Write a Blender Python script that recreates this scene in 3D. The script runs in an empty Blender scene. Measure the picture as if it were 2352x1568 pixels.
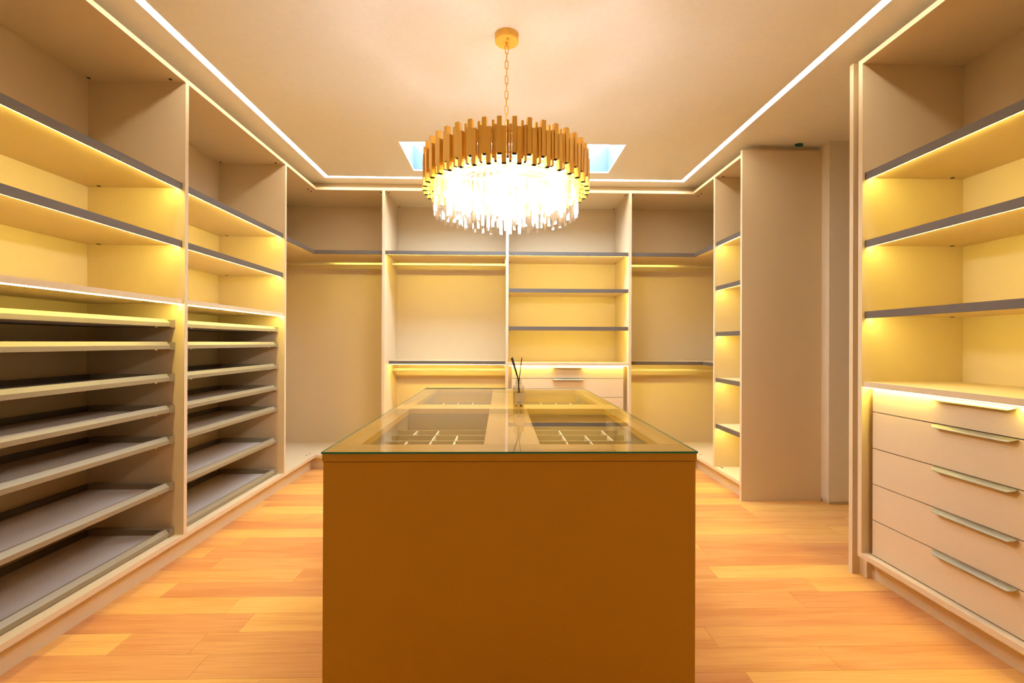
import bpy, bmesh, math, random
from mathutils import Matrix, Vector

# ------------------------------------------------------------------ camera, world, exposure
SC = bpy.context.scene
COL = SC.collection
cam_d = bpy.data.cameras.new('camera')
cam = bpy.data.objects.new('camera', cam_d)
COL.objects.link(cam)
cam_d.lens = 16.0
cam_d.sensor_width = 36.0
cam_d.clip_start = 0.02
right = Vector((0.999713, -0.023653, 0.003801))
up = Vector((-0.003842, -0.001666, 0.999991))
fwd = Vector((0.023647, 0.999719, 0.001756))
M = Matrix.Identity(4)
for r in range(3):
    M[r][0] = right[r]; M[r][1] = up[r]; M[r][2] = -fwd[r]
M[2][3] = 1.1798
cam.matrix_world = M
SC.camera = cam

SKY_STRENGTH = 34.0
SHELF_LED = 64.0
CEIL_LED = 27.0
BULB = 210.0
EXPOSURE = 0.22

world = bpy.data.worlds.new('sky')
SC.world = world
world.use_nodes = True
bg = world.node_tree.nodes['Background']
bg.inputs[0].default_value = (0.62, 0.78, 1.0, 1)
bg.inputs[1].default_value = SKY_STRENGTH
vs = SC.view_settings
vs.view_transform = 'Standard'
vs.look = 'None'
vs.exposure = EXPOSURE
vs.gamma = 1.0
vs.use_curve_mapping = False
cy = SC.cycles
cy.max_bounces = 7
cy.diffuse_bounces = 4
cy.glossy_bounces = 3
cy.transmission_bounces = 4
cy.transparent_max_bounces = 28
cy.caustics_reflective = False
cy.caustics_refractive = False

# ------------------------------------------------------------------ materials
def new_mat(name):
    m = bpy.data.materials.new(name)
    m.use_nodes = True
    nt = m.node_tree
    return m, nt, nt.nodes['Principled BSDF']

def link(nt, a, b):
    nt.links.new(a, b)

def plain(name, col, rough=0.5, metal=0.0, spec=0.5, mottle=0.0, scale=300.0, bump=0.0):
    m, nt, p = new_mat(name)
    p.inputs['Base Color'].default_value = (*col, 1)
    p.inputs['Roughness'].default_value = rough
    p.inputs['Metallic'].default_value = metal
    p.inputs['Specular IOR Level'].default_value = spec
    if mottle or bump:
        tc = nt.nodes.new('ShaderNodeTexCoord')
        n = nt.nodes.new('ShaderNodeTexNoise')
        n.inputs['Scale'].default_value = scale
        n.inputs['Detail'].default_value = 2
        link(nt, tc.outputs['Object'], n.inputs['Vector'])
        if mottle:
            r = nt.nodes.new('ShaderNodeValToRGB')
            r.color_ramp.elements[0].position = 0.3
            r.color_ramp.elements[1].position = 0.7
            r.color_ramp.elements[0].color = (*[c * (1 - mottle) for c in col], 1)
            r.color_ramp.elements[1].color = (*[min(1, c * (1 + mottle)) for c in col], 1)
            link(nt, n.outputs['Fac'], r.inputs['Fac'])
            link(nt, r.outputs['Color'], p.inputs['Base Color'])
        if bump:
            b = nt.nodes.new('ShaderNodeBump')
            b.inputs['Strength'].default_value = bump
            b.inputs['Distance'].default_value = 0.0005
            link(nt, n.outputs['Fac'], b.inputs['Height'])
            link(nt, b.outputs['Normal'], p.inputs['Normal'])
    return m

def emit(name, col, s):
    m = bpy.data.materials.new(name)
    m.use_nodes = True
    nt = m.node_tree
    nt.nodes.remove(nt.nodes['Principled BSDF'])
    e = nt.nodes.new('ShaderNodeEmission')
    e.inputs[0].default_value = (*col, 1)
    e.inputs[1].default_value = s
    link(nt, e.outputs[0], nt.nodes['Material Output'].inputs[0])
    return m

def clear(name, tint, ior=1.5, rough=0.0, refl=1.0, haze=0.0, haze_col=(1, 1, 1)):
    """thin clear glass: Fresnel mix of a see-through tint and a mirror reflection, with a little milkiness"""
    m = bpy.data.materials.new(name)
    m.use_nodes = True
    nt = m.node_tree
    nt.nodes.remove(nt.nodes['Principled BSDF'])
    t = nt.nodes.new('ShaderNodeBsdfTransparent')
    t.inputs[0].default_value = (*tint, 1)
    g = nt.nodes.new('ShaderNodeBsdfGlossy')
    g.inputs['Color'].default_value = (refl, refl, refl, 1)
    g.inputs['Roughness'].default_value = rough
    f = nt.nodes.new('ShaderNodeFresnel')
    f.inputs['IOR'].default_value = ior
    mx = nt.nodes.new('ShaderNodeMixShader')
    geo = nt.nodes.new('ShaderNodeNewGeometry')
    inv = nt.nodes.new('ShaderNodeMath'); inv.operation = 'SUBTRACT'; inv.inputs[0].default_value = 1.0
    mu = nt.nodes.new('ShaderNodeMath'); mu.operation = 'MULTIPLY'
    link(nt, geo.outputs['Backfacing'], inv.inputs[1])
    link(nt, f.outputs[0], mu.inputs[0]); link(nt, inv.outputs[0], mu.inputs[1])
    link(nt, mu.outputs[0], mx.inputs[0])
    link(nt, t.outputs[0], mx.inputs[1])
    link(nt, g.outputs[0], mx.inputs[2])
    out = mx.outputs[0]
    if haze:
        d = nt.nodes.new('ShaderNodeBsdfTranslucent')
        d.inputs[0].default_value = (*haze_col, 1)
        m2 = nt.nodes.new('ShaderNodeMixShader')
        m2.inputs[0].default_value = haze
        link(nt, out, m2.inputs[1])
        link(nt, d.outputs[0], m2.inputs[2])
        out = m2.outputs[0]
    link(nt, out, nt.nodes['Material Output'].inputs[0])
    return m

def crystal(name):
    m = bpy.data.materials.new(name)
    m.use_nodes = True
    nt = m.node_tree
    nt.nodes.remove(nt.nodes['Principled BSDF'])
    t = nt.nodes.new('ShaderNodeBsdfTransparent'); t.inputs[0].default_value = (0.975, 0.975, 0.965, 1)
    g = nt.nodes.new('ShaderNodeBsdfGlossy'); g.inputs['Roughness'].default_value = 0.015
    d = nt.nodes.new('ShaderNodeBsdfTranslucent')
    m1 = nt.nodes.new('ShaderNodeMixShader'); m1.inputs[0].default_value = 0.085
    m2 = nt.nodes.new('ShaderNodeMixShader'); m2.inputs[0].default_value = 0.015
    link(nt, t.outputs[0], m1.inputs[1]); link(nt, g.outputs[0], m1.inputs[2])
    link(nt, m1.outputs[0], m2.inputs[1]); link(nt, d.outputs[0], m2.inputs[2])
    link(nt, m2.outputs[0], nt.nodes['Material Output'].inputs[0])
    return m

def wood_mat():
    m, nt, p = new_mat('oiled_wood_plank')
    N = nt.nodes.new
    tc = N('ShaderNodeTexCoord')
    oi = N('ShaderNodeObjectInfo')
    off = N('ShaderNodeVectorMath'); off.operation = 'MULTIPLY_ADD'
    comb = N('ShaderNodeCombineXYZ')
    mul = N('ShaderNodeMath'); mul.operation = 'MULTIPLY'; mul.inputs[1].default_value = 37.0
    link(nt, oi.outputs['Random'], mul.inputs[0])
    link(nt, mul.outputs[0], comb.inputs[0]); link(nt, mul.outputs[0], comb.inputs[1]); link(nt, mul.outputs[0], comb.inputs[2])
    off.inputs[1].default_value = (1.6, 14.0, 14.0)
    link(nt, tc.outputs['Object'], off.inputs[0]); link(nt, comb.outputs[0], off.inputs[2])
    # broad cathedral figure
    n1 = N('ShaderNodeTexNoise'); n1.inputs['Scale'].default_value = 0.8; n1.inputs['Detail'].default_value = 2
    link(nt, off.outputs[0], n1.inputs['Vector'])
    w = N('ShaderNodeMath'); w.operation = 'MULTIPLY'; w.inputs[1].default_value = 14.0
    link(nt, n1.outputs['Fac'], w.inputs[0])
    s = N('ShaderNodeMath'); s.operation = 'SINE'; link(nt, w.outputs[0], s.inputs[0])
    # fine fibres
    off2 = N('ShaderNodeVectorMath'); off2.operation = 'MULTIPLY'; off2.inputs[1].default_value = (2.5, 22.0, 1.0)
    link(nt, off.outputs[0], off2.inputs[0])
    n2 = N('ShaderNodeTexNoise'); n2.inputs['Scale'].default_value = 1.4; n2.inputs['Detail'].default_value = 5
    link(nt, off2.outputs[0], n2.inputs['Vector'])
    a = N('ShaderNodeMath'); a.operation = 'MULTIPLY_ADD'; a.inputs[1].default_value = 0.11
    link(nt, s.outputs[0], a.inputs[0]); link(nt, n2.outputs['Fac'], a.inputs[2])
    ramp = N('ShaderNodeValToRGB')
    e = ramp.color_ramp.elements
    e[0].position = 0.28; e[0].color = (0.63, 0.262, 0.060, 1)
    e[1].position = 0.72; e[1].color = (0.79, 0.405, 0.115, 1)
    link(nt, a.outputs[0], ramp.inputs['Fac'])
    hsv = N('ShaderNodeHueSaturation')
    mr = N('ShaderNodeMapRange'); mr.inputs[3].default_value = 0.86; mr.inputs[4].default_value = 1.12
    link(nt, oi.outputs['Random'], mr.inputs[0]); link(nt, mr.outputs[0], hsv.inputs['Value'])
    mr2 = N('ShaderNodeMapRange'); mr2.inputs[3].default_value = 0.488; mr2.inputs[4].default_value = 0.509
    link(nt, oi.outputs['Random'], mr2.inputs[0]); link(nt, mr2.outputs[0], hsv.inputs['Hue'])
    link(nt, ramp.outputs[0], hsv.inputs['Color'])
    link(nt, hsv.outputs[0], p.inputs['Base Color'])
    p.inputs['Roughness'].default_value = 0.42
    p.inputs['Specular IOR Level'].default_value = 0.35
    b = N('ShaderNodeBump'); b.inputs['Strength'].default_value = 0.12; b.inputs['Distance'].default_value = 0.0006
    link(nt, n2.outputs['Fac'], b.inputs['Height']); link(nt, b.outputs['Normal'], p.inputs['Normal'])
    return m

LAM = plain('cream_laminate', (0.67, 0.522, 0.325), 0.55, mottle=0.06, scale=420)
LAM_EDGE = plain('pale_laminate_edge', (0.80, 0.70, 0.56), 0.5, mottle=0.03)
DARK_EDGE = plain('taupe_edge_profile', (0.125, 0.095, 0.072), 0.55, mottle=0.08)
ISL = plain('caramel_laminate', (0.555, 0.278, 0.008), 0.5, mottle=0.06, scale=420)
PULL = plain('satin_bronze_pull', (0.30, 0.25, 0.155), 0.5, metal=0.3)
ALU = plain('brushed_aluminium', (0.62, 0.55, 0.42), 0.38, metal=0.85)
RAIL = plain('taupe_tray_rail', (0.29, 0.23, 0.135), 0.5, metal=0.15)
TRAYB = plain('grey_tray_board', (0.56, 0.46, 0.37), 0.6, mottle=0.08, scale=500)
RUN = plain('dark_slide_rail', (0.09, 0.07, 0.05), 0.6)
PAINT = plain('cream_wall_paint', (0.78, 0.68, 0.52), 0.8, mottle=0.02, scale=60)
CEILP = plain('white_ceiling_paint', (0.86, 0.825, 0.77), 0.85, mottle=0.015, scale=40)
SHAFT = plain('darkened_shaft_paint', (0.095, 0.125, 0.14), 0.8)  # colour darkened so the shaft stays pale blue under the strong sky
BLACK = plain('dark_fitting', (0.03, 0.022, 0.015), 0.6)
GOLD = plain('satin_gold', (1.0, 0.61, 0.10), 0.42, metal=0.15)
GOLD_SHADE = plain('hollow_shade', (0.05, 0.025, 0.008), 0.8)  # shade inside the hollow bars, put into the colour
GREEN = plain('green_tape', (0.01, 0.10, 0.06), 0.6)
WOOD = wood_mat()
SUB = plain('dark_subfloor', (0.10, 0.045, 0.012), 0.9)
LED_Y = emit('warm_led_strip', (1.0, 0.855, 0.19), SHELF_LED)
LED_W = emit('white_led_diffuser', (1.0, 0.91, 0.74), CEIL_LED)
BULB_M = emit('bulb_glow', (1.0, 0.99, 1.0), BULB)
GLASS_TOP = clear('clear_table_glass', (0.97, 0.99, 0.97), 2.1)
GLASS_LOW = clear('clear_table_glass_underside', (0.99, 1.0, 0.99), 1.02)
GLASS_EDGE = plain('green_glass_edge', (0.01, 0.20, 0.145), 0.15)
PANE = clear('skylight_glass', (0.95, 0.98, 1.0), 1.3)
CRYST = crystal('crystal_glass')
BOTTLE = clear('bottle_glass', (0.84, 0.83, 0.78), 1.75)
LIQUID = clear('pale_oil', (0.90, 0.83, 0.66), 1.1)
LABEL = plain('cream_paper_label', (0.80, 0.66, 0.45), 0.7)
TRAY_SHADE = plain('shaded_tray_laminate', (0.30, 0.215, 0.10), 0.8)  # laminate with the shade under the top frame put into its colour
INK = plain('grey_ink', (0.25, 0.17, 0.09), 0.8)
REED = plain('black_reed', (0.012, 0.008, 0.006), 0.7)

# ------------------------------------------------------------------ builders
class Thing:
    """an empty at the base of a thing; parts are given in room coordinates"""
    def __init__(self, name, label, cat, loc, group=None):
        o = bpy.data.objects.new(name, None)
        o.empty_display_size = 0.1
        COL.objects.link(o)
        o.location = loc
        o['label'] = label; o['category'] = cat
        if group: o['group'] = group
        self.o = o; self.loc = Vector(loc)

def mesh_obj(name, verts, faces, mats, parent=None, face_mats=None, smooth=False, origin=None):
    """parent: Thing (part), (Thing, object) (sub-part) or None (top level)"""
    th = parent[0] if isinstance(parent, tuple) else parent
    po = parent[1] if isinstance(parent, tuple) else (parent.o if parent else None)
    org = th.loc if th else Vector(origin or (0, 0, 0))
    me = bpy.data.meshes.new(name)
    me.from_pydata([tuple(Vector(v) - org) for v in verts], [], faces)
    if not isinstance(mats, (list, tuple)): mats = [mats]
    for m in mats: me.materials.append(m)
    if face_mats:
        for p, i in zip(me.polygons, face_mats): p.material_index = i
    if smooth:
        for p in me.polygons: p.use_smooth = True
    bm = bmesh.new(); bm.from_mesh(me)
    bmesh.ops.recalc_face_normals(bm, faces=bm.faces)
    bm.to_mesh(me); bm.free()
    me.update()
    o = bpy.data.objects.new(name, me)
    COL.objects.link(o)
    if po: o.parent = po
    else: o.location = org
    return o

BOXF = [(0, 1, 3, 2), (4, 6, 7, 5), (0, 4, 5, 1), (2, 3, 7, 6), (0, 2, 6, 4), (1, 5, 7, 3)]
def box_geo(x0, x1, y0, y1, z0, z1):
    x0, x1 = min(x0, x1), max(x0, x1); y0, y1 = min(y0, y1), max(y0, y1); z0, z1 = min(z0, z1), max(z0, z1)
    return [(x, y, z) for x in (x0, x1) for y in (y0, y1) for z in (z0, z1)], [tuple(f) for f in BOXF]

def join_geo(geos):
    V, F = [], []
    for v, f in geos:
        n = len(V)
        V += list(v); F += [tuple(i + n for i in q) for q in f]
    return V, F

def box(name, b, mat, parent=None, **k):
    v, f = box_geo(*b)
    return mesh_obj(name, v, f, mat, parent, **k)

def boxes(name, bs, mat, parent=None, **k):
    v, f = join_geo([box_geo(*b) for b in bs])
    return mesh_obj(name, v, f, mat, parent, **k)

def prism_geo(poly, axis_fn, a0, a1):
    """extrude a closed 2-D outline between a0 and a1; axis_fn(p, q, a) -> 3-D point"""
    n = len(poly)
    V = [axis_fn(p, q, a0) for p, q in poly] + [axis_fn(p, q, a1) for p, q in poly]
    F = [(i, (i + 1) % n, n + (i + 1) % n, n + i) for i in range(n)]
    F += [tuple(range(n - 1, -1, -1)), tuple(range(n, 2 * n))]
    return V, F

def tube_geo(pts, r, seg=8, closed=False):
    pts = [Vector(p) for p in pts]
    V, F = [], []
    n = len(pts)
    prev = None
    for i, p in enumerate(pts):
        if closed: t = pts[(i + 1) % n] - pts[i - 1]
        else: t = pts[min(i + 1, n - 1)] - pts[max(i - 1, 0)]
        t.normalize()
        ref = prev if prev else (Vector((0, 0, 1)) if abs(t.z) < 0.9 else Vector((1, 0, 0)))
        a = (ref - t * ref.dot(t))
        if a.length < 1e-6: a = Vector((0, 1, 0)) - t * t.y
        a.normalize(); b = t.cross(a); prev = a
        rr = r[i] if isinstance(r, (list, tuple)) else r
        for k in range(seg):
            an = 2 * math.pi * k / seg
            V.append(tuple(p + a * math.cos(an) * rr + b * math.sin(an) * rr))
    m = n if closed else n - 1
    for i in range(m):
        for k in range(seg):
            j = (i + 1) % n
            F.append((i * seg + k, i * seg + (k + 1) % seg, j * seg + (k + 1) % seg, j * seg + k))
    if not closed:
        F.append(tuple(range(seg - 1, -1, -1))); F.append(tuple((n - 1) * seg + k for k in range(seg)))
    return V, F

def lathe_geo(profile, centre, seg=32):
    V, F = [], []
    cx, cyy, cz = centre
    n = len(profile)
    for r, z in profile:
        for k in range(seg):
            a = 2 * math.pi * k / seg
            V.append((cx + r * math.cos(a), cyy + r * math.sin(a), cz + z))
    for i in range(n - 1):
        for k in range(seg):
            F.append((i * seg + k, i * seg + (k + 1) % seg, (i + 1) * seg + (k + 1) % seg, (i + 1) * seg + k))
    F.append(tuple(range(seg - 1, -1, -1))); F.append(tuple((n - 1) * seg + k for k in range(seg)))
    return V, F

def struct(o, label=None, cat=None):
    o['kind'] = 'structure'
    if label: o['label'] = label
    if cat: o['category'] = cat
    return o

# ------------------------------------------------------------------ room dimensions (metres)
XL, XLB = -1.708, -2.224          # left cabinets: front plane, inner back
XR, XRB = 1.797, 2.310            # right cabinets
YB, YBB = 4.222, 4.737            # back cabinets
DEP = 0.515
ZC = 2.665                        # ceiling
ZT0, ZT1 = 2.575, 2.600           # cabinet top plate
ZP0, ZP1 = 0.113, 0.138           # cabinet bottom plate
T = 0.025                         # panel thickness
YA, YBP = 2.496, 3.630            # left dividers
YC, YE = 3.793, 3.359             # right tower: far side, end panel
YD = 2.226                        # right drawer wardrobe side panel (2.226..2.251)
X1, X2, X3 = -1.102, 0.041, 1.190 # back dividers
SKX0, SKX1, SKY0, SKY1 = -0.765, 0.930, 3.395, 3.965
YF = -2.00                        # wall behind the camera
XP = 4.30                         # end of the side passage

# ------------------------------------------------------------------ structure
floor = struct(box('floor', (XLB - 0.1, XP + 0.1, YF - 0.1, YBB + 0.12, -0.10, -0.013), SUB),
               'orange oiled hardwood floor of staggered planks', 'floor')
random.seed(11)
PW = 0.1287
SEAMS = {2.704: [-1.504], 2.572: [-1.622], 2.439: [-1.506], 2.307: [-1.019, 1.094], 2.184: [-1.568, 1.521], 1.914: [-1.063],
         1.80: [-1.479, -1.179, 0.847], 1.67: [-1.095], 2.717: [1.745], 1.57: [0.88]}
k0 = int(math.floor((2.775 - YF) / PW)) + 1
row = 0
for k in range(-16, k0 + 1):
    y1 = 2.775 - PW * k; y0 = y1 - PW
    if y0 < YF - 0.1: break
    if y1 > YBB + 0.12: continue
    known = [s for c, l in SEAMS.items() if y0 < c < y1 for s in l]
    xa, xb = (XLB - 0.05, XP) if 2.2 < y1 < 3.45 else (XLB - 0.05, XRB + 0.06)
    cuts = sorted(known)
    # fill the rest of the row with random lengths
    x = xa + random.uniform(0.5, 1.5)
    while x < xb - 0.3:
        if all(abs(x - c) > 0.55 for c in cuts): cuts.append(x)
        x += random.uniform(0.9, 1.8)
    cuts = [xa] + sorted(cuts) + [xb]
    for a, b in zip(cuts[:-1], cuts[1:]):
        v, f = box_geo(a + 0.0005, b - 0.0005, y0 + 0.0005, y1 - 0.0005, -0.013, 0.0)
        cx, cyy = (a + b) / 2, (y0 + y1) / 2
        me = bpy.data.meshes.new('plank')
        me.from_pydata([(p[0] - cx, p[1] - cyy, p[2]) for p in v], [], f)
        me.materials.append(WOOD)
        o = bpy.data.objects.new('plank', me); COL.objects.link(o)
        o.parent = floor; o.location = (cx, cyy, 0)

LX0, LX1, LY1, LY0, LW = -1.602, 1.682, 4.160, -1.10, 0.041     # slot of the ceiling light strip
xs_ = [XLB - 0.1, LX0, LX0 + LW, SKX0, SKX1, LX1 - LW, LX1, XP + 0.1]
ys_ = [YF - 0.1, LY0, LY0 + LW, SKY0, SKY1, LY1 - LW, LY1, YBB + 0.12]
CEB = []
for i in range(7):
    for j in range(7):
        if i == 3 and j == 3: continue                     # skylight opening
        if i in (1, 5) and 1 <= j <= 5: continue           # slot along the side cabinets
        if j == 5 and 1 <= i <= 5: continue                # slot along the back cabinets
        CEB.append((xs_[i], xs_[i + 1], ys_[j], ys_[j + 1]))
struct(boxes('ceiling', [(*b, ZC, ZC + 0.012) for b in CEB], CEILP), 'cream painted flat ceiling with a skylight opening', 'ceiling')
struct(box('wall_back', (XLB - 0.1, XRB + 0.2, YBB + 0.02, YBB + 0.12, -0.013, ZC), PAINT), 'cream wall behind the back cabinets', 'wall')
struct(box('wall_left', (XLB - 0.1, XLB - 0.02, YF, YBB + 0.02, -0.013, ZC), PAINT), 'cream wall behind the shoe cabinets', 'wall')
struct(box('wall_front', (XLB - 0.1, XRB + 0.12, YF - 0.1, YF, -0.013, ZC), PAINT), 'cream wall opposite the hanging wardrobes', 'wall')
struct(box('wall_right', (XRB + 0.02, XRB + 0.12, YF, 2.33, -0.013, ZC), PAINT), 'cream wall behind the drawer wardrobe', 'wall')
struct(boxes('wall_passage', [(2.402, XP, 3.28, 3.40, 0.022, ZC), (2.402, 2.50, 3.40, YBB + 0.02, 0.022, ZC)], PAINT),
       'plain cream wall of the side passage beside the tall end panel', 'wall')
struct(boxes('baseboard_passage', [(2.412, XP, 3.292, 3.40, 0.0, 0.022)], PAINT), 'thin recessed baseboard under the passage wall', 'baseboard')
struct(box('wall_end', (XP, XP + 0.1, 2.2, 3.4, -0.013, ZC), PAINT), 'cream wall closing the far end of the side passage', 'wall')
struct(box('wall_side', (XRB + 0.12, XP, 2.23, 2.33, -0.013, ZC), PAINT), 'cream wall of the side passage behind the drawer wardrobe', 'wall')
# recessed filler strips between the cabinets and the ceiling
struct(box('trim_1', (XLB, XL - 0.085, 1.337, YBB, ZT1, ZC), LAM), 'recessed cream filler strip above the shoe cabinets', 'trim')
struct(box('trim_2', (XL - 0.085, XR + 0.085, YB + 0.085, YBB, ZT1, ZC), LAM), 'recessed cream filler strip above the back wardrobes', 'trim')
struct(box('trim_3', (XR + 0.085, 2.402, YE + 0.035, YBB, 2.626, ZC), LAM), 'recessed cream filler strip above the shelf tower', 'trim')
struct(box('trim_4', (XR + 0.085, XRB + 0.02, 1.1, 2.24, ZT1, ZC), LAM), 'recessed cream filler strip above the drawer wardrobe', 'trim')
# skylight
ZS = ZC + 0.012
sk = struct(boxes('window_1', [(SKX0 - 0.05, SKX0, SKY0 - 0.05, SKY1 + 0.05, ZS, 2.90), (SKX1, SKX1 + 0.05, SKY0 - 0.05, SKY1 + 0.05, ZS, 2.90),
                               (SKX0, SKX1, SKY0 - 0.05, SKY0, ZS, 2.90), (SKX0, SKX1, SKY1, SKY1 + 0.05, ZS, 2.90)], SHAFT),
            'rectangular skylight with a darkened shaft in the ceiling above the island', 'skylight')
pn = mesh_obj('pane', *box_geo(SKX0, SKX1, SKY0, SKY1, 2.868, 2.876), PANE)
pn.parent = sk

# ------------------------------------------------------------------ cabinet parts
# a frame maps (u along the cabinet, v into the cabinet, z) to room coordinates
def FL(u, v, z): return (XL - v, u, z)
def FR(u, v, z): return (XR + v, u, z)
def FB(u, v, z): return (u, YB + v, z)

def bbox(fr, u0, u1, v0, v1, z0, z1):
    a = fr(u0, v0, z0); b = fr(u1, v1, z1)
    return (a[0], b[0], a[1], b[1], a[2], b[2])

def pb(th, name, fr, u0, u1, v0, v1, z0, z1, mat, sub=None):
    return box(name, bbox(fr, u0, u1, v0, v1, z0, z1), mat, (th, sub) if sub else th)

def extr(th, name, fr, prof, u0, u1, mat, sub=None, **k):
    v, f = prism_geo(prof, lambda p, q, a: fr(a, p, q), u0, u1)
    return mesh_obj(name, v, f, mat, (th, sub) if sub else th, **k)

def side_panel(th, fr, u0, z1=ZT1, z0=ZP0, v0=0.0, v1=DEP):
    return pb(th, 'side_panel', fr, u0, u0 + T, v0, v1, z0, z1, LAM)

def carcass(th, fr, u0, u1):
    pb(th, 'top_panel', fr, u0, u1, 0, DEP, ZT0, ZT1, LAM)
    pb(th, 'bottom_panel', fr, u0, u1, 0, DEP, ZP0, ZP1, LAM)
    pb(th, 'back_panel', fr, u0, u1, DEP, DEP + 0.012, ZP0, ZT1, LAM)

def lock(th, fr, u, v, z, sub=None):
    """small dark oval fitting under a panel"""
    x, y, zz = fr(u, v, z)
    V, F = lathe_geo([(0.0085, -0.0025), (0.0085, 0.0)], (x, y, zz), 10)
    return mesh_obj('connector_cap', V, F, BLACK, (th, sub) if sub else th)

def led_shelf(th, fr, u0, u1, zt, sb=0.014, depth=None, pins=(0.44,), edge_t=0.034):
    """loose shelf: board, dark front profile and a light strip tucked behind it"""
    d = depth if depth else DEP
    s = pb(th, 'shelf', fr, u0 + 0.001, u1 - 0.001, sb + 0.012, d, zt - 0.025, zt, LAM)
    pb(th, 'front_profile', fr, u0 + 0.003, u1 - 0.003, sb, sb + 0.012, zt - edge_t, zt + 0.0005, DARK_EDGE, s)
    extr(th, 'light_strip', fr, [(sb + 0.0125, zt - 0.0255), (sb + 0.0125, zt - 0.0335), (sb + 0.0150, zt - 0.0335), (sb + 0.0215, zt - 0.0280), (sb + 0.0215, zt - 0.0255)],
         u0 + 0.010, u1 - 0.010, LED_Y, s)
    for v in pins:
        for u in (u0 + 0.02, u1 - 0.02):
            lock(th, fr, u, v, zt - 0.025, s)
    return s

def fixed_shelf(th, fr, u0, u1, z0, z1, sb=0.010, strip_v=0.004):
    s = pb(th, 'fixed_shelf', fr, u0, u1, sb, DEP, z0, z1, LAM)
    pb(th, 'light_strip', fr, u0 + 0.008, u1 - 0.008, sb + strip_v, sb + strip_v + 0.010, z0 - 0.004, z0, LED_Y, s)
    return s

def shoe_tray(th, fr, u0, u1, zt):
    """pull-out tray: framed board with a bevelled front bar"""
    b = pb(th, 'shoe_tray', fr, u0 + 0.037, u1 - 0.037, 0.075, 0.470, zt - 0.036, zt - 0.030, TRAYB)
    extr(th, 'front_bar', fr, [(0.050, zt - 0.036), (0.050, zt - 0.016), (0.066, zt + 0.003), (0.076, zt + 0.003), (0.076, zt - 0.036)],
         u0 + 0.038, u1 - 0.038, RAIL, b)
    for a, c in ((u0 + 0.001, u0 + 0.037), (u1 - 0.037, u1 - 0.001)):
        pb(th, 'side_rail', fr, a, c, 0.049, 0.470, zt - 0.040, zt, RAIL, b)
    pb(th, 'back_rail', fr, u0 + 0.037, u1 - 0.037, 0.470, 0.485, zt - 0.040, zt, RUN, b)
    for a in (u0 + 0.12, u1 - 0.12):
        pb(th, 'stop_tab', fr, a - 0.008, a + 0.008, 0.060, 0.070, zt - 0.042, zt - 0.036, ALU, b)
    return b

def kick(th, fr, u0, u1, v=0.05):
    return pb(th, 'kick_board', fr, u0, u1, v, v + 0.016, 0.0, ZP0, LAM)

def pull(th, fr, uc, w, vf, zt, sub):
    """thin bent edge pull clipped over the top of a drawer front"""
    prof = [(0.000, 0.0030), (0.008, 0.0020), (0.015, -0.001), (0.021, -0.005), (0.025, -0.0095)]
    n = len(prof)
    V, F = [], []
    us = [-0.5, -0.475, -0.45, 0.45, 0.475, 0.5]
    kk = [(2, 0.0), (3, 0.5), (4, 1), (4, 1), (3, 0.5), (2, 0.0)]
    lim = [0.45, 0.78, 1.0, 1.0, 0.78, 0.45]
    for ui, l in zip(us, lim):
        for j, (p, q) in enumerate(prof):
            t = l * j / (n - 1) * (n - 1)
            j0 = min(int(t), n - 2); fr_ = t - j0
            pp = prof[j0][0] * (1 - fr_) + prof[j0 + 1][0] * fr_
            qq = prof[j0][1] * (1 - fr_) + prof[j0 + 1][1] * fr_
            V.append(fr(uc + ui * w, vf - pp, zt + qq))
    for ui, l in zip(us, lim):
        for j, (p, q) in enumerate(prof):
            t = l * j
            j0 = min(int(t), n - 2); fr_ = t - j0
            pp = prof[j0][0] * (1 - fr_) + prof[j0 + 1][0] * fr_
            qq = prof[j0][1] * (1 - fr_) + prof[j0 + 1][1] * fr_
            V.append(fr(uc + ui * w, vf - pp + 0.0003, zt + qq - 0.0018))
    m = len(us); off = m * n
    for i in range(m - 1):
        for j in range(n - 1):
            a, b, c, d = i * n + j, i * n + j + 1, (i + 1) * n + j + 1, (i + 1) * n + j
            F.append((a, b, c, d)); F.append((a + off, d + off, c + off, b + off))
    rim = [i * n for i in range(m)] + [(m - 1) * n + j for j in range(1, n)] + [i * n + n - 1 for i in range(m - 2, -1, -1)] + [j for j in range(n - 2, 0, -1)]
    for a, b in zip(rim, rim[1:] + rim[:1]):
        F.append((a, b, b + off, a + off))
    return mesh_obj('edge_pull', V, F, PULL, (th, sub))

def drawer_bank(th, fr, u0, u1, zs, vf, w, ui0, ui1):
    """zs: joint heights from the top of the first front down to the bottom of the last"""
    pb(th, 'drawer_carcass', fr, u0, u1, vf + 0.021, 0.10, ZP1, 0.955, LAM)
    pb(th, 'drawer_carcass', fr, ui0, ui1, 0.10, DEP, ZP1, 0.955, LAM)
    for i, (zt, zb) in enumerate(zip(zs[:-1], zs[1:])):
        d = pb(th, 'drawer', fr, u0, u1, vf, vf + 0.019, zb + 0.0022, zt - 0.0022, LAM)
        pull(th, fr, (u0 + u1) / 2, w, vf, zt - 0.005, d)

def rod(th, p0, p1, z0, z1):
    """flat oval hanging rod along x, at constant y"""
    (xa, y), xb = p0, p1
    r = 0.0075; zc = (z0 + z1) / 2; h = (z1 - z0) / 2 - r
    prof = [(r * math.cos(a), zc + h * (1 if math.sin(a) >= 0 else -1) + r * math.sin(a)) for a in [math.pi * (i + .5) / 8 for i in range(16)]]
    V, F = prism_geo(prof, lambda p, q, a: (a, y + p, q), xa, xb)
    return mesh_obj('hanging_rod', V, F, ALU, th)

def bracket(th, x0, x1, y, z0, z1):
    return box('rod_bracket', (x0, x1, y - 0.012, y + 0.012, z0, z1), ALU, th)

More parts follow.
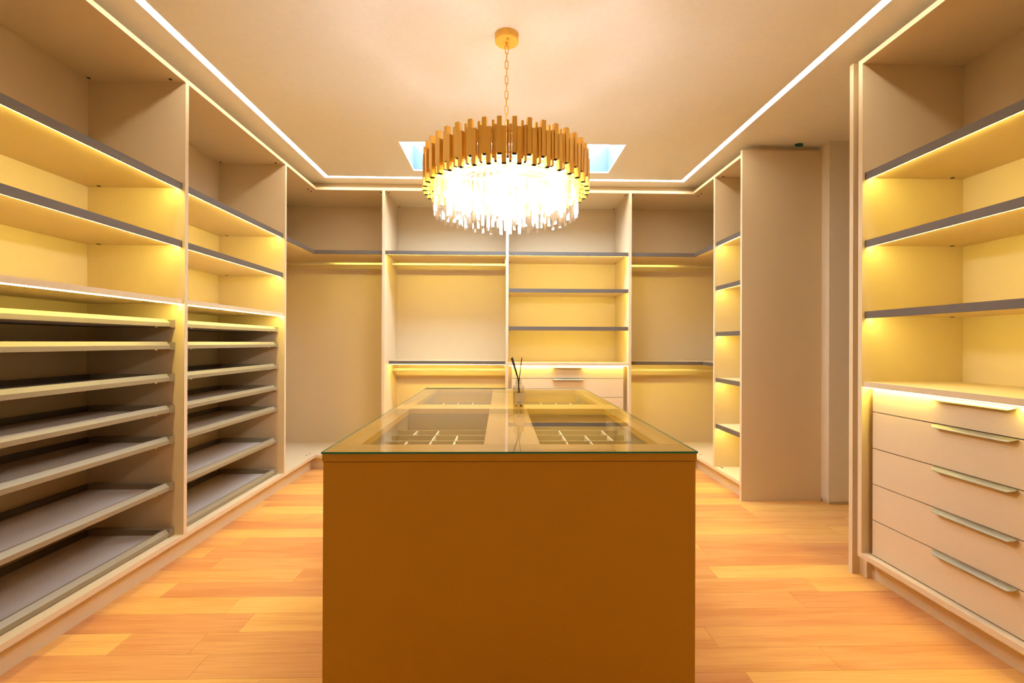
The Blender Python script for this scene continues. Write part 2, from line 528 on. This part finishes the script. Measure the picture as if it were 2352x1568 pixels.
# ------------------------------------------------------------------ shoe cabinets on the left
TRAYS = [1.292, 1.173, 1.003, 0.836, 0.670, 0.423, 0.178]
def shoe_cabinet(u0, u1, label, first_panel):
    th = Thing('shoe_cabinet', label, 'cabinet', FL((u0 + u1) / 2, DEP / 2, 0), 'shoe cabinets with pull-out trays')
    if first_panel: side_panel(th, FL, u0 - T)
    side_panel(th, FL, u1)
    carcass(th, FL, u0, u1)
    for u in (u0 + 0.03, u1 - 0.03):
        for v in (0.06, 0.487): lock(th, FL, u, v, ZT0)
    led_shelf(th, FL, u0, u1, 2.030)
    led_shelf(th, FL, u0, u1, 1.720)
    fixed_shelf(th, FL, u0, u1, 1.379, 1.405)
    for z in TRAYS: shoe_tray(th, FL, u0, u1, z)
    kick(th, FL, u0 - (T if first_panel else 0), u1 + T)
    return th
shoe_cabinet(1.362, YA, 'cream open shoe cabinet with seven pull-out trays, farther from the corner wardrobe', True)
c2 = shoe_cabinet(YA + T, YBP, 'cream open shoe cabinet with seven pull-out trays, beside the empty corner wardrobe', False)

# ------------------------------------------------------------------ corner wardrobes
def lpoly(th, name, pts, z0, z1, mat, sub=None):
    V, F = prism_geo(pts, lambda p, q, a: (p, q, a), z0, z1)
    return mesh_obj(name, V, F, mat, (th, sub) if sub else th)

def corner(side, label, lower):
    """side -1: left corner, +1: right corner"""
    if side < 0: xf, xbk, ys, xd = XL, XLB, YBP + T, X1
    else: xf, xbk, ys, xd = XR, XRB, YC + T, X3 + T
    s = side
    th = Thing('corner_wardrobe', label, 'wardrobe', ((xf + xbk) / 2, (YB + YBB) / 2, 0))
    def L(sb):   # outline with setback sb
        return [(xbk, ys), (xf + s * sb, ys), (xf + s * sb, YB + sb), (xd, YB + sb), (xd, YBB), (xbk, YBB)]
    lpoly(th, 'top_panel', L(0), ZT0, ZT1, LAM)
    lpoly(th, 'bottom_panel', L(0), ZP0, ZP1, LAM)
    box('back_panel', (min(xbk, xd), max(xbk, xd), YBB, YBB + 0.012, ZP0, ZT1), LAM, th)
    box('side_back_panel', (xbk, xbk + s * 0.012, ys, YBB, ZP0, ZT1), LAM, th)
    box('kick_board', (xf + s * 0.05, xf + s * 0.066, ys, YB + 0.05, 0, ZP0), LAM, th)
    box('kick_board', (xf + s * 0.066, xd, YB + 0.05, YB + 0.066, 0, ZP0), LAM, th)
    def lshelf(zt, sb, et, pins=()):
        sh = lpoly(th, 'shelf', L(sb + 0.012), zt - 0.025, zt, LAM)
        xs = xf + s * sb
        box('front_profile', (xs, xs + s * 0.012, ys, YB + sb + 0.012, zt - et, zt + 0.0005), DARK_EDGE, (th, sh))
        box('front_profile', (xs + s * 0.012 if False else xs, xd, YB + sb, YB + sb + 0.012, zt - et, zt + 0.0007), DARK_EDGE, (th, sh))
        prof = [(0.0125, zt - 0.0255), (0.0125, zt - 0.0300), (0.0145, zt - 0.0300), (0.0215, zt - 0.0265), (0.0215, zt - 0.0255)]
        V, F = prism_geo(prof, lambda p, q, a: (xs + s * p, a, q), ys + 0.01, YB + sb - 0.01)
        mesh_obj('light_strip', V, F, LED_Y, (th, sh))
        V, F = prism_geo(prof, lambda p, q, a: (a, YB + sb + p, q), min(xs, xd) + 0.01, max(xs, xd) - 0.01)
        mesh_obj('light_strip', V, F, LED_Y, (th, sh))
    lshelf(2.023, 0.015, 0.034)
    yr = YB + 0.285
    rod(th, (xd, yr), xbk, 1.930, 1.961)
    bracket(th, *((xd - 0.006, xd) if s < 0 else (xd, xd + 0.006)), yr, 1.928, 1.998)
    box('rod_bracket', (xf + s * 0.20, xf + s * 0.225, ys, ys + 0.006, 1.91, 1.998), ALU, th)
    if lower:
        lshelf(0.997, 0.165, 0.031)
        yr = YB + 0.31
        rod(th, (xd, yr), xbk, 0.890, 0.921)
        bracket(th, xd, xd + 0.006, yr, 0.888, 0.971)
        box('rod_bracket', (xf + 0.19, xf + 0.215, ys, ys + 0.012, 0.885, 0.966), ALU, th)
    for dx, dy in ((0.068, -0.012), (0.065, 0.05), ):
        lock(th, lambda u, v, z: (xf + s * dx, YB + dy, z), 0, 0, ZT0)
        x, y = xf + s * dx, YB + dy
        V, F = lathe_geo([(0.007, 0.0), (0.007, 0.0015)], (x, y, ZP1), 10)
        mesh_obj('connector_cap', V, F, BLACK, th)
    lock(th, lambda u, v, z: (xd + s * 0.026, YB + 0.055, z), 0, 0, ZT0)
    lock(th, lambda u, v, z: (xbk - s * 0.024, YBB - 0.012, z), 0, 0, ZT0)
    return th
corner(-1, 'cream corner wardrobe with one high shelf and a single hanging rod, beside the shoe cabinets', False)
corner(1, 'cream corner wardrobe with two shelves and two hanging rods, beside the narrow shelf tower', True)

# ------------------------------------------------------------------ back wardrobes
th = Thing('hanging_wardrobe', 'cream open wardrobe with two hanging rods in the back row, between corner wardrobe and drawers', 'wardrobe', ((X1 + X2) / 2, YB + DEP / 2, 0))
side_panel(th, FB, X1)
carcass(th, FB, X1 + T, X2)
kick(th, FB, X1, X2)
led_shelf(th, FB, X1 + T, X2, 2.023)
led_shelf(th, FB, X1 + T, X2, 0.997, sb=0.165, edge_t=0.031)
for z0, z1, v, zb in ((1.930, 1.961, 0.285, 1.998), (0.890, 0.921, 0.300, 0.971)):
    rod(th, (X1 + T + 0.006, YB + v), X2 - 0.006, z0, z1)
    bracket(th, X1 + T, X1 + T + 0.008, YB + v, z0 - 0.002, zb)
    bracket(th, X2 - 0.008, X2, YB + v, z0 - 0.002, zb)
for u in (X1 + T + 0.022, X2 - 0.022):
    for v in (0.055, 0.50): lock(th, FB, u, v, ZT0)

th = Thing('drawer_wardrobe', 'cream wardrobe with open lit shelves above a drawer bank in the back row', 'wardrobe', ((X2 + X3) / 2, YB + DEP / 2, 0), 'wardrobes with lit shelves over drawers')
side_panel(th, FB, X2)
side_panel(th, FB, X3)
carcass(th, FB, X2 + T, X3)
kick(th, FB, X2, X3 + T)
for z in (2.023, 1.680, 1.327): led_shelf(th, FB, X2 + T, X3, z)
fixed_shelf(th, FB, X2 + T, X3, 0.963, 0.991, sb=0.004, strip_v=0.012)
drawer_bank(th, FB, 0.099, 1.150, [0.956, 0.843, 0.666, 0.490, 0.314, 0.142], 0.035, 0.29, X2 + T, X3)
for u in (X2 + T + 0.022, X3 - 0.022):
    for v in (0.055, 0.50): lock(th, FB, u, v, ZT0)

# ------------------------------------------------------------------ right shelf tower
th = Thing('shelf_tower', 'narrow cream shelf tower with five lit shelves and a tall plain end panel', 'cabinet', FR((YE + YC) / 2, DEP / 2, 0))
side_panel(th, FR, YC)
box('end_panel', (XR, 2.401, YE, YE + T, 0.0, 2.626), LAM, th)
carcass(th, FR, YE + T, YC)
kick(th, FR, YE + T, YC + T)
for z in (2.028, 1.656, 1.272, 0.887, 0.500): led_shelf(th, FR, YE + T, YC, z, sb=0.010)
lock(th, FR, YC - 0.024, 0.056, ZT0)
lock(th, FR, YE + T + 0.024, 0.056, ZT0)
lock(th, FR, YC - 0.03, 0.05, ZP1 + 0.0025)

# ------------------------------------------------------------------ right drawer wardrobe
UD0 = 1.222
th = Thing('drawer_wardrobe', 'cream wardrobe with open lit shelves above a drawer bank, beside the passage opening', 'wardrobe', FR((UD0 + YD) / 2, DEP / 2, 0), 'wardrobes with lit shelves over drawers')
side_panel(th, FR, YD)
side_panel(th, FR, UD0 - T)
carcass(th, FR, UD0, YD)
kick(th, FR, UD0 - T, 2.29, v=0.075)
box('end_panel', (1.8065, XRB + 0.02, 2.297, 2.3215, 0.0, 2.621), LAM, th)
box('spacer', (1.845, XRB, YD + T, 2.297, 0.0, 2.600), LAM, th)
for z in (2.030, 1.692, 1.339): led_shelf(th, FR, UD0, YD, z, sb=0.012)
fixed_shelf(th, FR, UD0, YD, 0.965, 0.991, sb=0.005, strip_v=0.010)
drawer_bank(th, FR, 1.247, 2.199, [0.958, 0.845, 0.666, 0.490, 0.314, 0.142], 0.033, 0.314, UD0, YD)

# ------------------------------------------------------------------ ceiling light channel
th = Thing('ceiling_light_strip', 'continuous white light strip set into the ceiling around the room', 'light strip', (0.04, (LY0 + LY1) / 2, ZC + 0.008))
W_ = LW
o4 = [(LX0, LY0), (LX1, LY0), (LX1, LY1), (LX0, LY1)]
i4 = [(LX0 + W_, LY0), (LX1 - W_, LY0), (LX1 - W_, LY1 - W_), (LX0 + W_, LY1 - W_)]
def quadstrip(name, pts, z0, z1, mat):
    V = [(*p, z0) for p in pts] + [(*p, z1) for p in pts]
    F = [(0, 1, 2, 3), (7, 6, 5, 4), (0, 4, 5, 1), (1, 5, 6, 2), (2, 6, 7, 3), (3, 7, 4, 0)]
    return mesh_obj(name, V, F, mat, th)
for k in (1, 2, 3):
    quadstrip('diffuser', (o4[k], o4[(k + 1) % 4], i4[(k + 1) % 4], i4[k]), ZC + 0.008, ZC + 0.0115, LED_W)
for b in ((LX0 - 0.02, LX0 + W_ + 0.02, LY0 - 0.02, LY1 + 0.02), (LX1 - W_ - 0.02, LX1 + 0.02, LY0 - 0.02, LY1 + 0.02), (LX0 + W_ + 0.02, LX1 - W_ - 0.02, LY1 - W_ - 0.02, LY1 + 0.02)):
    box('channel', (*b, ZC + 0.012, ZC + 0.03), ALU, th)

# ------------------------------------------------------------------ chandelier
CX, CY = 0.021, 2.203
th = Thing('chandelier', 'round gold chandelier of staggered bars with hanging clear crystals above the glass-topped island', 'chandelier', (CX, CY, 1.785))
cn = mesh_obj('canopy', *lathe_geo([(0.054, 0), (0.0572, 0.003), (0.0572, 0.033)], (CX, CY, 2.632), 40), GOLD, th)
mesh_obj('screw_cap', *lathe_geo([(0.003, -0.010), (0.0055, -0.008), (0.0055, 0.0)], (CX + 0.004, CY - 0.030, 2.632), 12), GOLD, (th, cn))
mesh_obj('hook_stem', *lathe_geo([(0.004, -0.022), (0.006, -0.016), (0.006, 0.0)], (CX, CY, 2.632), 12), GOLD, (th, cn))
def link_geo(zc, turn):
    pts = []
    hl, r = 0.0135, 0.0075
    for i in range(20):
        a = 2 * math.pi * i / 20
        x = r * math.cos(a); z = (hl if math.sin(a) >= 0 else -hl) + r * math.sin(a)
        pts.append((CX + x * math.cos(turn), CY + x * math.sin(turn), zc + z))
    return tube_geo(pts, 0.0020, 6, True)
z = 2.596
for i in range(16):
    mesh_obj('chain_link', *link_geo(z, 0.25 + (i % 2) * 1.35 + 0.12 * math.sin(i * 2.1)), GOLD, th, smooth=True)
    z -= 0.0365
ztop = z + 0.0365 - 0.02
# frame: hub, spokes and two rings
def ring_geo(r0, r1, z0, z1, seg=64):
    V, F = [], []
    for k in range(seg):
        a = 2 * math.pi * k / seg
        for r, zz in ((r0, z0), (r1, z0), (r1, z1), (r0, z1)):
            V.append((CX + r * math.cos(a), CY + r * math.sin(a), zz))
    for k in range(seg):
        n = (k + 1) % seg
        for j in range(4):
            F.append((k * 4 + j, k * 4 + (j + 1) % 4, n * 4 + (j + 1) % 4, n * 4 + j))
    return V, F
hub = mesh_obj('hub', *lathe_geo([(0.03, -0.012), (0.03, 0.006), (0.008, 0.012), (0.008, 0.03)], (CX, CY, ztop - 0.02), 20), GOLD, th)
for k in range(6):
    a = math.pi * k / 3 + 0.2
    mesh_obj('spoke', *tube_geo([(CX + 0.03 * math.cos(a), CY + 0.03 * math.sin(a), ztop - 0.022), (CX + 0.372 * math.cos(a), CY + 0.372 * math.sin(a), ztop - 0.022)], 0.005, 6), GOLD, (th, hub))
mesh_obj('uplight_blocker', *ring_geo(0.215, 0.300, 1.948, 1.952), GOLD, th)  # unseen plate added to hold back light rising to the ceiling
mesh_obj('frame_ring', *ring_geo(0.362, 0.370, 2.026, 2.036), GOLD, th)
mesh_obj('frame_ring', *ring_geo(0.362, 0.370, 1.942, 1.950), GOLD, th)
# bars: one wide and one narrow hollow bar, copied round
def bar_mesh(w, d, h):
    bm = bmesh.new()
    bmesh.ops.create_cube(bm, size=1.0)
    bmesh.ops.scale(bm, vec=(w, d, h), verts=bm.verts)
    bot = [f for f in bm.faces if f.normal.z < -0.5]
    r = bmesh.ops.inset_region(bm, faces=bot, thickness=0.0012)
    bmesh.ops.translate(bm, verts=list({v for f in bot for v in f.verts}), vec=(0, 0, 0.03))
    for f in bm.faces: f.material_index = 0
    inner = set(bot)
    for f in bot:
        f.material_index = 1
        for e in f.edges:
            for g in e.link_faces: g.material_index = 1
    me = bpy.data.meshes.new('bar'); bm.to_mesh(me); bm.free()
    me.materials.append(GOLD); me.materials.append(GOLD_SHADE)
    return me
BL = 0.146
wide, narrow = bar_mesh(0.0185, 0.020, BL), bar_mesh(0.0095, 0.020, BL)
PAT = [(wide, 0.0, 0.0, 0.004), (wide, -0.041, 0.0190, 0.008), (narrow, -0.008, 0.0345, -0.010), (narrow, -0.029, 0.0455, -0.001)]
NP = 40
per = 2 * math.pi / NP
RB = 0.380
random.seed(4)
for k in range(NP):
    for me, dz, du, dr in PAT:
        a = -math.pi / 2 + 0.075 + k * per + du / 0.0615 * per
        o = bpy.data.objects.new('bar', me); COL.objects.link(o); o.parent = th.o
        o.location = ((RB + dr) * math.cos(a), (RB + dr) * math.sin(a), 2.081 - BL / 2 + dz - th.loc.z)
        o.rotation_euler = (0, 0, a + math.pi / 2)
# crystals: triangular prisms in rings, bottoms nearly level
def crystal_mesh(L, w=0.0135):
    pts = [(w * 0.58 * math.cos(a), w * 0.58 * math.sin(a)) for a in (math.pi / 2, math.pi * 7 / 6, math.pi * 11 / 6)]
    V = [(x, y, 0) for x, y in pts] + [(x, y, L - 0.006) for x, y in pts] + [(x * 0.35, y * 0.35, L) for x, y in pts]
    F = [(2, 1, 0)] + [(i, (i + 1) % 3, 3 + (i + 1) % 3, 3 + i) for i in range(3)] + [(3 + i, 3 + (i + 1) % 3, 6 + (i + 1) % 3, 6 + i) for i in range(3)] + [(6, 7, 8)]
    me = bpy.data.meshes.new('crystal'); me.from_pydata(V, [], F); me.materials.append(CRYST)
    return me
cl, cs = crystal_mesh(0.150, 0.0165), crystal_mesh(0.128, 0.0150)
for ri, (r, n) in enumerate(((0.343, 84), (0.282, 60), (0.216, 44), (0.150, 30), (0.080, 16))):
    mesh_obj('crystal_ring', *ring_geo(r - 0.003, r + 0.003, 1.934, 1.938, 48), GOLD, th)
    for k in range(n):
        a = 2 * math.pi * (k + 0.3 * (ri % 2)) / n
        o = bpy.data.objects.new('crystal', cl if k % 2 == 0 else cs); COL.objects.link(o); o.parent = th.o
        o.location = (r * math.cos(a), r * math.sin(a), (0.0 if k % 2 == 0 else 0.022) + random.uniform(-0.002, 0.002))
        o.rotation_euler = (0, 0, a + math.pi / 2 + random.uniform(-0.3, 0.3))
# lamps inside
for i in range(9):
    if i < 6: a = math.pi * i / 3 + 0.5; r = 0.257
    else: a = 2 * math.pi * (i - 6) / 3; r = 0.085
    bx_, by_ = CX + r * math.cos(a), CY + r * math.sin(a)
    b = mesh_obj('bulb', *lathe_geo([(0.008, -0.060), (0.020, -0.051), (0.027, -0.034), (0.025, -0.018), (0.016, -0.005), (0.010, 0.004)], (bx_, by_, 1.915), 12), BULB_M, th, smooth=True)
    mesh_obj('socket', *lathe_geo([(0.011, 0.004), (0.011, 0.022)], (bx_, by_, 1.915), 12), GOLD, (th, b))

# ------------------------------------------------------------------ island
IX0, IX1, IY0, IY1 = -0.516, 0.577, 1.322, 3.165
GZ0, GZ1 = 0.8565, 0.862
th = Thing('island', 'caramel display island with a glass top over divided accessory trays', 'island', ((IX0 + IX1) / 2, (IY0 + IY1) / 2, 0))
e = 0.0035
bx0, bx1, by0, by1 = IX0 + e, IX1 - e, IY0 + e + 0.002, IY1 - e - 0.002
box('front_panel', (bx0, bx1, by0, by0 + T, 0.0, 0.832), ISL, th)
box('rear_panel', (bx0, bx1, by1 - T, by1, 0.0, 0.832), ISL, th)
for a in (bx0, bx1 - T):
    box('side_panel', (a, a + T, by0 + T, by1 - T, 0.0, 0.832), ISL, th)
OX = [(-0.440, -0.054), (0.124, 0.503)]
OY = [(1.443, 2.215), (2.365, 3.107)]
sx0, sx1, sy0, sy1 = IX0 + 0.001, IX1 - 0.001, IY0 + 0.003, IY1 - 0.003
fr_b = []
fr_b.append((sx0, sx1, sy0, OY[0][0])); fr_b.append((sx0, sx1, OY[0][1], OY[1][0])); fr_b.append((sx0, sx1, OY[1][1], sy1))
for oy in OY:
    fr_b.append((sx0, OX[0][0], *oy)); fr_b.append((OX[0][1], OX[1][0], *oy)); fr_b.append((OX[1][1], sx1, *oy))
boxes('top_frame', [(*b, 0.834, GZ0) for b in fr_b], ISL, th)
gv, gf = box_geo(IX0 - 0.001, IX1 + 0.001, IY0, IY1, GZ0, GZ1)
mesh_obj('glass_top', gv, gf, [GLASS_TOP, GLASS_LOW, GLASS_EDGE], th, face_mats=[2, 2, 2, 2, 1, 0])
GX = [[-0.365, -0.272, -0.180], [0.257, 0.352, 0.446]]
for xi, ox in enumerate(OX):
    for yi, oy in enumerate(OY):
        x0, x1 = ox[0] - 0.02, ox[1] + 0.02
        y0, y1 = oy[0] - 0.05, oy[1] + 0.05
        tr = box('accessory_tray', (x0, x1, y0, y1, 0.735, 0.741), TRAY_SHADE, th)
        for b in ((x0, x0 + 0.008, y0, y1), (x1 - 0.008, x1, y0, y1), (x0 + 0.008, x1 - 0.008, y0, y0 + 0.008), (x0 + 0.008, x1 - 0.008, y1 - 0.008, y1)):
            box('tray_wall', (*b, 0.741, 0.832), TRAY_SHADE, (th, tr))
        ys = [y0 + 0.29 + 0.108 * i for i in range(4)] if yi == 0 else [y0 + 0.20 + 0.108 * i for i in range(5)]
        for y in ys:
            box('long_divider', (x0 + 0.008, x1 - 0.008, y - 0.003, y + 0.003, 0.741, 0.792), TRAY_SHADE, (th, tr))
        for i, (ya, yb) in enumerate(zip(ys[:-1], ys[1:])):
            for j, x in enumerate(GX[xi]):
                if (i * 3 + j + xi) % 5 == 3: continue
                box('short_divider', (x - 0.003, x + 0.003, ya + 0.003, yb - 0.003, 0.741, 0.790), LAM, (th, tr))

# ------------------------------------------------------------------ reed diffuser on the island
DX, DY, DZ = 0.0845, 2.183, GZ1
th = Thing('reed_diffuser', 'small clear glass reed diffuser bottle with black sticks on the island', 'diffuser', (DX, DY, DZ))
bt = mesh_obj('bottle', *lathe_geo([(0.0255, 0.0), (0.0272, 0.003), (0.0272, 0.106), (0.0255, 0.110), (0.0160, 0.113), (0.0145, 0.116), (0.0145, 0.139), (0.0152, 0.140), (0.0152, 0.143)], (DX, DY, DZ), 36), BOTTLE, th)
mesh_obj('neck_collar', *lathe_geo([(0.0148, 0.119), (0.0168, 0.120), (0.0168, 0.123), (0.0148, 0.124)], (DX, DY, DZ), 28), BOTTLE, (th, bt))
mesh_obj('liquid', *lathe_geo([(0.0240, 0.006), (0.0248, 0.010), (0.0248, 0.080)], (DX, DY, DZ), 32), LIQUID, th)
def wrap(name, a0, a1, z0, z1, r, mat, parent):
    n = 14
    V, F = [], []
    for i in range(n + 1):
        a = a0 + (a1 - a0) * i / n
        for rr, zz in ((r, z0), (r, z1), (r + 0.0004, z0), (r + 0.0004, z1)):
            V.append((DX + rr * math.cos(a), DY + rr * math.sin(a), DZ + zz))
    for i in range(n):
        p, q = i * 4, i * 4 + 4
        F += [(p, q, q + 1, p + 1), (p + 2, p + 3, q + 3, q + 2), (p + 1, q + 1, q + 3, p + 3), (p, p + 2, q + 2, q)]
    F += [(0, 1, 3, 2), (n * 4, n * 4 + 2, n * 4 + 3, n * 4 + 1)]
    return mesh_obj(name, V, F, mat, parent, smooth=False)
A0 = -math.pi / 2
lb = wrap('paper_label', A0 - 0.62, A0 + 1.35, 0.022, 0.078, 0.0274, LABEL, th)
for z_, a_, b_ in ((0.0745, -0.55, 0.0), (0.0350, -0.35, 0.45), (0.0315, -0.30, 0.40), (0.0280, -0.10, 0.28)):
    wrap('print_line', A0 + a_, A0 + b_, z_, z_ + 0.0012, 0.0279, INK, (th, lb))
for xb_, xm_, xt_, yt_, zt in ((0.012, -0.0022, -0.0335, 0.004, 0.243), (0.009, -0.0010, -0.0300, 0.008, 0.245), (0.014, -0.0035, -0.0365, 0.000, 0.242), (-0.010, 0.0028, 0.0150, 0.006, 0.244)):
    mesh_obj('reed', *tube_geo([(DX + xb_, DY, DZ + 0.010), (DX + xm_, DY + yt_ * 0.4, DZ + 0.141), (DX + xt_, DY + yt_, DZ + zt)], 0.0021, 8), REED, th)

# ------------------------------------------------------------------ scrap of green tape on the ceiling
V, F = prism_geo([(-0.032, 0.004), (-0.012, -0.014), (0.020, -0.012), (0.030, 0.006), (0.018, 0.016), (-0.016, 0.014)], lambda p, q, a: (2.214 + p, 3.335 + q, a), ZC - 0.014, ZC)
g = mesh_obj('tape_scrap', V, F, GREEN, None, origin=(2.214, 3.335, ZC))
g['label'] = 'small dark green tape scrap stuck to the ceiling above the tall end panel'
g['category'] = 'tape'
